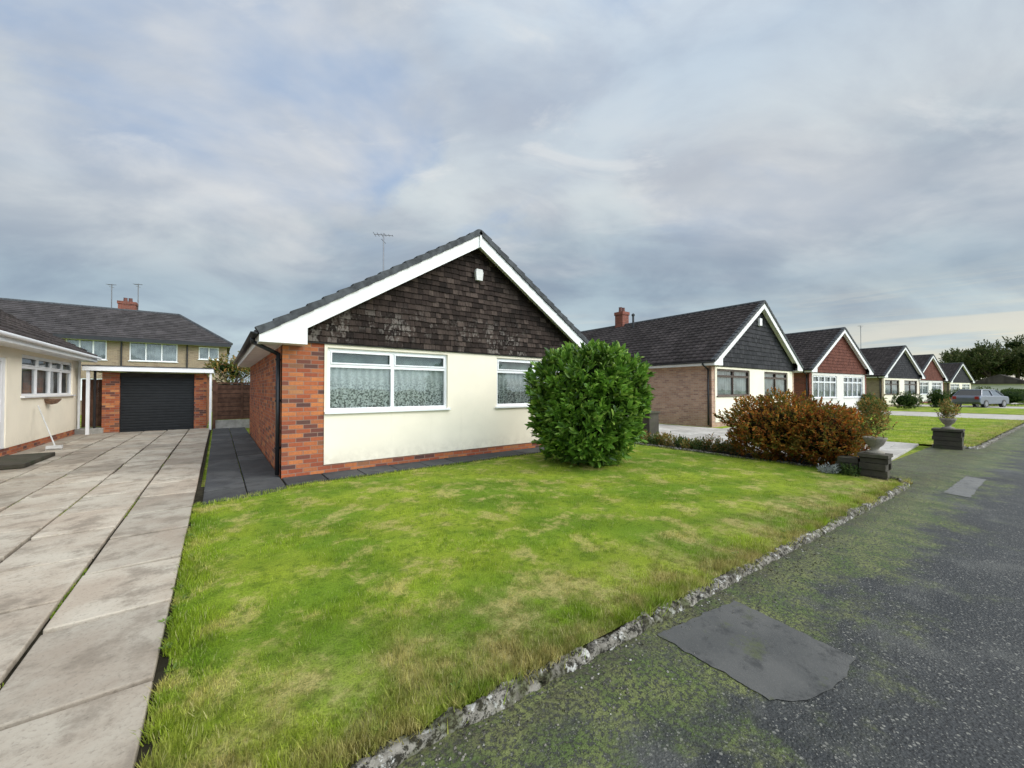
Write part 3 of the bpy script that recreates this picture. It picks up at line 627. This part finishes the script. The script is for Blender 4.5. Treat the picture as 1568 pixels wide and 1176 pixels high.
def kerb(name,path,w=.085,h=.06):
    P=[Vector(p_) for p_ in path]; pts=[]
    for a,b_ in zip(P[:-1],P[1:]):
        n=max(2,int((b_-a).length/.02)); pts+=[a.lerp(b_,i/n) for i in range(n)]
    pts.append(P[-1]); V=[];F=[];K=9; acc=0; nextj=.6; dz=0
    for i,p_ in enumerate(pts):
        d=(pts[min(i+1,len(pts)-1)]-pts[max(i-1,0)]).normalized(); nrm=Vector((-d.y,d.x,0))
        if i: acc+=(p_-pts[i-1]).length
        js=1.
        if acc>nextj: js=.35; nextj=acc+random.uniform(.35,.9); dz=random.uniform(-.012,.012)
        for k in range(K):
            t_=k/(K-1); an=math.pi*t_; cx=-math.cos(an); sz=math.sin(an)**.45
            q_=Vector((p_.x,p_.y,0))+nrm*cx*w/2; z=(h+dz)*sz*js
            nv=noise.noise((q_.x*9,q_.y*9,z*9+k*.3)); n2=noise.noise((q_.x*30,q_.y*30,k*1.1))
            q_+=nrm*(nv*.02+n2*.01); z+=(nv*.022+n2*.014)*(1 if 0<k<K-1 else 0)
            V.append((q_.x,q_.y,z-.01))
    for i in range(len(pts)-1):
        for k in range(K-1): a=i*K+k; F.append((a,a+1,a+K+1,a+K))
    return mesh_obj(name,V,F,M['kerb'],None,True)
kerb('kerb_edging',[(-.2,kf(-.2)),(8.2,kf(8.2)),(8.6,kf(8.6)+.03),(8.85,kf(8.6)+.14),(8.95,kf(8.6)+.35)])
kerb('kerb_edging',[(15.1,1.4),(15.15,.95),(15.3,.7),(15.7,kf(15.7)),(40,kf(40))],.10,.07)
kerb('kerb_edging',[(9.15,1.6),(9.15,6.6)],.07,.06)
V=[];F=[]
for i in range(900):
    x=random.uniform(-.1,8.5)**1.0 if i%2 else random.uniform(.3,5); y=kf(x)-.05-abs(random.gauss(0,.15)); r=random.uniform(.003,.009); k=len(V)
    for dz in ((0,0,r*.8),(r,0,0),(-r*.3,r,0),(-r,-r*.4,0),(r*.2,-r,0)): V.append((x+dz[0],y+dz[1],.002+dz[2]))
    F+=[(k,k+1,k+2),(k,k+2,k+3),(k,k+3,k+4),(k,k+4,k+1)]
mesh_obj('gravel_debris',V,F,M['kerb'],None)

# ---------------------------------------------------------------- foliage
def leaf_mesh(name,P,D,Nn,L,Wd,mat,par,fold=.25):
    n=len(P); D=D/np.linalg.norm(D,axis=1,keepdims=True); S=np.cross(D,Nn); S/=np.linalg.norm(S,axis=1,keepdims=True)+1e-9; U=np.cross(S,D)
    L=L[:,None];W=Wd[:,None]
    V=np.zeros((n,6,3)); V[:,0]=P; V[:,1]=P+D*L*.3+S*W*.45+U*W*fold; V[:,2]=P+D*L*.72+S*W*.38+U*W*fold*.7; V[:,3]=P+D*L-U*L*.08; V[:,4]=P+D*L*.72-S*W*.38+U*W*fold*.7; V[:,5]=P+D*L*.3-S*W*.45+U*W*fold
    i=np.arange(n)*6; F=np.concatenate([np.stack([i,i+1,i+2,i+3],1),np.stack([i,i+3,i+4,i+5],1)]); return np_mesh(name,V.reshape(-1,3),F,M[mat],par)
M['weed']=leafmat('weed_leaf',[(0,(.10,.18,.03)),(1,(.20,.28,.06))],.6,.3,.2)
weeds()
def unit(n): v=rng.normal(size=(n,3)); return v/np.linalg.norm(v,axis=1,keepdims=True)
def superdir(v,p): return 1/np.power(np.sum(np.abs(v)**p,axis=1),1/p)
def lumps(P,sc,amp,seed): return np.array([amp*noise.noise((a*sc+seed,b_*sc,c*sc)) for a,b_,c in P])
def shrub(name,cx,cy,rx,ry,z0,z1,ntwig,per,leaf,mat,core,p=2.6,amp=.12,up=.7,seed=1.,shell=.14,ratio=.42,taper=.0,parent=None,twig=.14):
    E_=parent or empty(name,(cx,cy,0)); c0=np.array([0 if parent is None else cx,0 if parent is None else cy,(z0+z1)/2]); R=np.array([rx,ry,(z1-z0)/2])
    d=unit(ntwig); r=superdir(d,p)*(1+lumps(d,2.2,amp,seed)+lumps(d,6,amp*.5,seed))*(1-shell*rng.uniform(0,1,ntwig)**1.6)
    loc=d*r[:,None]; tp=1-taper*np.clip(-loc[:,2],0,1); loc[:,:2]*=tp[:,None]
    T=c0+loc*R; out=d.copy(); out[:,2]*=.5; tw=out*(1-up)+np.array([0,0,1])*up+rng.normal(0,.25,(ntwig,3)); tw/=np.linalg.norm(tw,axis=1,keepdims=True)
    P=[];D=[];Nn=[]
    for k in range(per):
        f=k/per; ang=rng.uniform(0,2*np.pi,ntwig)+k*2.4; a=np.cross(tw,unit(ntwig)); a/=np.linalg.norm(a,axis=1,keepdims=True); b_=np.cross(tw,a)
        rad=a*np.cos(ang)[:,None]+b_*np.sin(ang)[:,None]; P.append(T+tw*(f-.6)*twig); dd=rad*(1.1-.7*f)+tw*(.35+.8*f)+out*.35; D.append(dd); Nn.append(tw-rad*.3+rng.normal(0,.15,(ntwig,3)))
    P=np.concatenate(P);D=np.concatenate(D);Nn=np.concatenate(Nn); ok=P[:,2]>z0*.5+.03; P,D,Nn=P[ok],D[ok],Nn[ok]
    n=len(P); L=leaf*rng.uniform(.65,1.25,n); leaf_mesh('leaves',P,D,Nn,L,L*ratio,mat,E_)
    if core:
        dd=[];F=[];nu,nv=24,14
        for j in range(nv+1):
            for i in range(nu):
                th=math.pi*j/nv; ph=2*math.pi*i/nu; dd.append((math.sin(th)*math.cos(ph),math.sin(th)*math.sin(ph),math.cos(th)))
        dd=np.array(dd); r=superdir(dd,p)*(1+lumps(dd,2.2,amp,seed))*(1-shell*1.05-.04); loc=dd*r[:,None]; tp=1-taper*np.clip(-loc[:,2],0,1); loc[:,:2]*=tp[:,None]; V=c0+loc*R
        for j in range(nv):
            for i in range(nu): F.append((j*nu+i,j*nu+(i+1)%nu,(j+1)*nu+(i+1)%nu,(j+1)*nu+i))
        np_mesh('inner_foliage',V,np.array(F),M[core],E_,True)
    return E_
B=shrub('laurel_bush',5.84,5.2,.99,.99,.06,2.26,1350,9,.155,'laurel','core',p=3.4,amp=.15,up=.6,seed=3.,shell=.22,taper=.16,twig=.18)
b=MB()
for i in range(7):
    a=i*.9; b.tube((.18*math.cos(a),.18*math.sin(a),0),(.5*math.cos(a),.5*math.sin(a),.7),.035,7,.018)
b.obj('stems',M['bark'],B)
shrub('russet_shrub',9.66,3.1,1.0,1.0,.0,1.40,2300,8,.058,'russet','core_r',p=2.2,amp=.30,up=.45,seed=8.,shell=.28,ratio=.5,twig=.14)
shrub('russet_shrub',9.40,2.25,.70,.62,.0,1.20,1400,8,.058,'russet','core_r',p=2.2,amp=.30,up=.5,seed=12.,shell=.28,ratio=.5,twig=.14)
BP=empty('border_plants')
random.seed(11)
for i in range(16):
    y=3.9+i*.2+random.uniform(-.1,.1); x=9.45+random.uniform(-.15,.2); r=random.uniform(.13,.24)
    shrub('c',x,y,r*1.3,r*1.2,.0,r*1.7,110,7,.05,random.choice(['mixed','green','green','mixed']),None,p=2,amp=.3,seed=i,shell=.5,parent=BP)
M['silver']=leafmat('silver_leaf',[(0,(.3,.33,.3)),(1,(.5,.52,.5))],.7,.2,.2)
shrub('c',8.45,2.0,.14,.14,.03,.20,70,7,.04,'silver',None,p=2,amp=.3,seed=5,shell=.6,parent=BP)
shrub('c',8.5,1.75,.14,.14,.03,.22,80,7,.04,'green',None,p=2,amp=.3,seed=6,shell=.6,parent=BP)
def pier(name,x,y,w,h,urn,plant,wall=None,seed=0,tall=.45):
    E_=empty(name,(x,y,0)); b=MB()
    z=0
    while z<h-.06:
        hh=random.uniform(.08,.13); hh=min(hh,h-.06-z)
        sp=random.uniform(-.06,.06)
        for (a,c) in ((-w/2,sp-.004),(sp+.004,w/2)): b.box(a+random.uniform(-.012,.012),c+random.uniform(-.003,.003) if c<w/2 else c+random.uniform(-.012,.012),-w/2+random.uniform(-.015,.015),w/2+random.uniform(-.015,.015),z,z+hh-.006)
        z+=hh
    b.box(-w/2-.02,w/2+.02,-w/2-.02,w/2+.02,h-.055,h)
    if wall:
        for k in range(4): b.box(wall[0]+random.uniform(-.02,.02),wall[1]+random.uniform(-.02,.02),wall[2],wall[3]-k*.03,wall[4]+k*(wall[5]-wall[4])/4,wall[4]+(k+1)*(wall[5]-wall[4])/4-.006)
    b.obj('stonework',M['stone_dk'],E_,bevel=.014)
    if urn: MB().lathe(0,0,[(0,h),(.12,h),(.12,h+.03),(.05,h+.06),(.06,h+.10),(.11,h+.15),(.14,h+.22),(.16,h+.26),(.15,h+.27),(.13,h+.25),(0,h+.24)],20).obj('urn',M['stone_lt'],E_,True)
    if plant: 
        shrub('p',0,0,.20*plant,.18*plant,h+.22,h+.24+tall*plant,int(150*plant),8,.045,'mixed',None,p=1.8,amp=.4,seed=seed,shell=.7,parent=E_)
    return E_
pier('stone_gate_pier',8.74,1.46,.34,.44,True,1.15,(-.14,.14,.19,.55,0,.34),2,.65)
pier('stone_gate_pier',14.95,1.10,.5,.50,True,1.1,None,4)
wl=empty('low_garden_wall',(11.2,7.3,0)); MB().box(0,.55,0,.5,0,.72).box(-.04,.59,-.04,.54,.72,.78).obj('brickwork',M['stone_dk'],wl,bevel=.01)
for i,(x,y,r,h,mt) in enumerate([(43,5.3,.9,1.3,'green'),(47,4.0,.6,1.5,'green'),(60,3.6,1.0,1.6,'green'),(30.5,5.2,.6,1.0,'mixed'),(36.5,6.5,.6,1.2,'green'),(74,2.5,1.1,1.9,'green'),(60,.6,1.5,1.6,'green'),(57,1.6,.8,1.2,'mixed')]):
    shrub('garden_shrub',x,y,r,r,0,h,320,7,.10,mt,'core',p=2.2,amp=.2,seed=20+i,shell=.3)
shrub('hedge',80,.3,6,1.0,0,1.5,900,7,.16,'green','core',p=4,amp=.05,seed=31,shell=.15)
def tree(name,x,y,h,r,mat='green',n=2600,leaf=.32,seed=1,zc=.6):
    E_=empty(name,(x,y,0)); rr=random.Random(seed); b=MB(); b.tube((0,0,0),(.1,0,h*.45),h*.03,8,h*.018)
    for i in range(8):
        a=rr.uniform(0,6.28); z=h*rr.uniform(.3,.5); b.tube((.05,0,z),(r*.6*math.cos(a),r*.6*math.sin(a),z+h*rr.uniform(.15,.35)),h*.013,6,h*.004)
    b.obj('trunk_and_limbs',M['bark'],E_)
    for i in range(11):
        a=rr.uniform(0,6.28); q_=rr.uniform(.15,.68)*r; s_=rr.uniform(.32,.5)*r; cz=h*(zc+rr.uniform(-.2,.22))
        shrub('c',q_*math.cos(a),q_*math.sin(a),s_,s_,cz-s_*.8,min(h,cz+s_*.8),n//90,7,leaf,mat,'core' if i<6 else None,p=2,amp=.3,seed=seed+i,shell=.5,parent=E_,twig=leaf*2)
    return E_
random.seed(5)
M['treeleaf']=leafmat('tree_leaf',[(0,(.045,.07,.022)),(.6,(.09,.12,.04)),(1,(.17,.16,.07))],.7,.25,.1)
for i,(x,y,h,r) in enumerate([(128,-4,13.0,6),(135,0,14.0,6.5),(125,3.5,12,5),(140,7.5,12,5.5),(150,-9,13,6.5),(132,11,8.5,4),(145,4,13,6),(120,-8,11,5)]):
    tree('tree',x,y,h,r,'treeleaf',6500,.5,i*13+2)
tree('tree',.6,26,3.7,1.5,'mixed',3000,.15,77)
W_=empty('white_bungalow',(112,-1.5,0),math.radians(-5)); wall_open('front_wall',0,6,0,2.6,[(1,2.4,1,2.1),(3.6,5,1,2.1)],0,.14,M['render_w'],W_); MB().box(0,.1,.14,7,0,2.6).box(5.9,6,.14,7,0,2.6).box(0,6,7,7.1,0,2.6).obj('walls',M['render_w'],W_)
for a in (1,3.6): window(W_,a,a+1.4,1,2.1,0,(.5,),0,'upvc','blind')
MB().prism([(-.4,2.55),(7.5,2.55),(3.5,4.3)],-.4,6.4,'x').obj('roof',M['tile_br'],W_)

# ---------------------------------------------------------------- car
def car(x,y,rz):
    C=empty('parked_car',(x,y,0),rz)
    paint=simple('silver_blue_paint',(.16,.18,.22),.3,.05,3,0,spec=.6,metal=.5)
    low=[(-2.1,.32),(-2.15,.65),(-2.05,.92),(-1.2,1.0),(1.95,1.02),(2.1,.85),(2.12,.45),(2.0,.3)]
    def loft(prof,hw_fn,name,mat):
        V=[];F=[];n=len(prof); st=(-1,-.93,.93,1)
        for s_ in st:
            for (a,z) in prof:
                inset=.05 if abs(s_)==1 else 0; V.append((a*(1-inset*.4),s_*hw_fn(z),z-(.03 if abs(s_)==1 and z>.6 else 0)))
        for k in range(3):
            for i in range(n): j=(i+1)%n; F.append((k*n+i,k*n+j,(k+1)*n+j,(k+1)*n+i))
        F.append(tuple(range(n))); F.append(tuple(range(3*n,4*n)))
        o=mesh_obj(name,V,F,mat,C); md=o.modifiers.new('b','BEVEL'); md.width=.04; md.segments=2; return o
    loft(low,lambda z:.88,'body',paint)
    gh=[(-1.35,.98),(-.65,1.46),(1.35,1.5),(1.9,1.0)]
    loft(gh,lambda z:.84-(z-.98)*.38,'glazing',simple('car_glass',(.02,.025,.03),.08,.1,2,0,spec=.8))
    loft([(-.68,1.45),(-.55,1.52),(1.3,1.55),(1.42,1.47)],lambda z:.70,'roof',paint)
    b=MB()
    for s_ in (-1,1):
        for (a,c) in ((-1.33,-.68),(.25,.25),(1.85,1.38)): b.tube((a,s_*.84,1.0),(c,s_*.66,1.49),.035,6)
    b.obj('pillars',paint,C)
    b=MB(); rim=MB()
    for a in (-1.3,1.3):
        for s_ in (-1,1): b.tube((a,s_*.90,.33),(a,s_*.68,.33),.33,20); rim.tube((a,s_*.91,.33),(a,s_*.89,.33),.2,12)
    b.obj('tyres',M['black'],C); rim.obj('wheels',M['metal'],C)
    MB().box(-2.16,-2.1,-.8,-.5,.68,.82).box(-2.16,-2.1,.5,.8,.68,.82).obj('headlights',M['upvc'],C,bevel=.02)
    MB().box(2.08,2.13,-.8,-.55,.7,.95).box(2.08,2.13,.55,.8,.7,.95).obj('tail_lights',simple('lamp_red',(.3,.02,.02),.3,.1),C,bevel=.02)
    MB().box(-2.17,-2.12,-.45,.45,.42,.62).obj('grille',M['black'],C)
car(52.5,2.0,math.radians(160))

# ---------------------------------------------------------------- world
w=bpy.data.worlds.new('World'); scene.world=w; w.use_nodes=True; t=NT(w.node_tree); bg=t.n['Background']; bg.inputs['Strength'].default_value=.1
SE,SA=32.,135.
sky=t.n.new('ShaderNodeTexSky'); sky.sky_type='NISHITA'; sky.sun_disc=False; sky.sun_elevation=math.radians(SE); sky.sun_rotation=math.radians(SA)
d=t.n.new('ShaderNodeTexCoord').outputs['Generated']; x,y,z=t.sep(d)
zz=t.m('MAXIMUM',z,.0); den=t.m('ADD',zz,.30); px=t.m('DIVIDE',x,den); py=t.m('DIVIDE',y,den)
ang=math.radians(-35); ca,sa=math.cos(ang),math.sin(ang)
qa=t.m('ADD',t.m('MULTIPLY',px,ca),t.m('MULTIPLY',py,sa)); qb=t.m('SUBTRACT',t.m('MULTIPLY',py,ca),t.m('MULTIPLY',px,sa))
def P_(sx,off): return t.comb(t.m('MULTIPLY',qa,sx),qb,off)
n1=t.noise(P_(.75,3.7),1.3,6,.52,.2); n2=t.noise(P_(.7,9.1),2.4,9,.56,.35); n3=t.noise(P_(.6,15.),1.1,6,.52,.25); n4=t.noise(P_(.5,30.),4.5,8,.6,.6)
zp=t.m('ADD',zz,t.m('MULTIPLY_ADD',n1,.30,-.15))
base=t.ramp(zp,[(0,(.52,.62,.70)),(.10,(.46,.56,.66)),(.22,(.34,.43,.54)),(.34,(.42,.50,.60)),(.48,(.58,.63,.71)),(.66,(.50,.59,.74)),(.80,(.85,.92,1.02)),(1,(1.9,1.95,2.05))])
base=t.mix(1.,base,(10,10,10),'MULTIPLY')
shade=t.ss(n2,.32,.68,.83,1.18); base=t.mix(1.,base,t.comb(shade,shade,t.m('MULTIPLY_ADD',shade,.75,.25)),'MULTIPLY')
gap=t.m('MULTIPLY',t.ss(t.noise(P_(.55,21.),1.5,7,.55,.4),.48,.60),t.ss(zz,.28,.48)); base=t.mix(t.m('MULTIPLY',gap,.8),base,(2.8,4.3,7.2))
wh=t.m('MULTIPLY',t.ss(n3,.43,.57),t.ss(zz,.17,.36)); base=t.mix(t.m('MULTIPLY',wh,.85),base,t.mix(t.ss(n2,.35,.62),(5.6,6.0,6.8),(8.0,8.0,8.3)))
wi=t.m('MULTIPLY',t.ss(n4,.52,.68),t.ss(zz,.28,.50)); base=t.mix(t.m('MULTIPLY',wi,.5),base,(8.2,8.3,8.7))
az=t.vm('DOT_PRODUCT',d,(.985,-.12,.05)); glow=t.m('POWER',t.m('MAXIMUM',az,0.),6.)
stk=t.noise(t.comb(t.m('MULTIPLY',x,2.),t.m('MULTIPLY',y,2.),t.m('MULTIPLY',z,26.)),1.,7,.62,.6)
gm=t.m('MULTIPLY',t.m('MULTIPLY',glow,t.ss(z,.24,.04)),t.ss(stk,.40,.58,.25,1.)); base=t.mix(t.m('MULTIPLY',gm,.9),base,(8.6,7.8,6.1))
band=t.m('MULTIPLY',t.ss(z,.24,.08),t.ss(stk,.46,.6,.0,.5)); base=t.mix(t.m('MULTIPLY',band,t.ss(x,.1,.8)),base,(7.4,7.3,7.0))
bk=t.ss(t.vm('DOT_PRODUCT',d,(.15,-.90,.40)),.35,1.,1.,4.4); base=t.mix(1.,base,t.comb(bk,bk,t.m('MULTIPLY',bk,.95)),'MULTIPLY')  # extra brightness added to the unseen sky behind the camera, lights the scene
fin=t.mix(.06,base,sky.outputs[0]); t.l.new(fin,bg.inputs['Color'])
sun=bpy.data.lights.new('sun','SUN'); sun.energy=1.7; sun.angle=math.radians(28); sun.color=(1,.93,.83); so=bpy.data.objects.new('sun',sun); COL.objects.link(so)
e_,a_=math.radians(SE),math.radians(SA); dirv=Vector((math.sin(a_)*math.cos(e_),math.cos(a_)*math.cos(e_),math.sin(e_))); so.rotation_euler=dirv.to_track_quat('Z','Y').to_euler()
# ---------------------------------------------------------------- camera
cam=bpy.data.cameras.new('camera'); cam.sensor_width=36; cam.lens=590/1568*36; cam.clip_end=3000; cam.clip_start=.05
co=bpy.data.objects.new('camera',cam); COL.objects.link(co); co.location=(0,0,1.5); co.rotation_euler=(math.radians(90.87),0,math.radians(-37.3)); scene.camera=co
scene.view_settings.view_transform='Standard'; scene.view_settings.look='None'; scene.view_settings.exposure=0
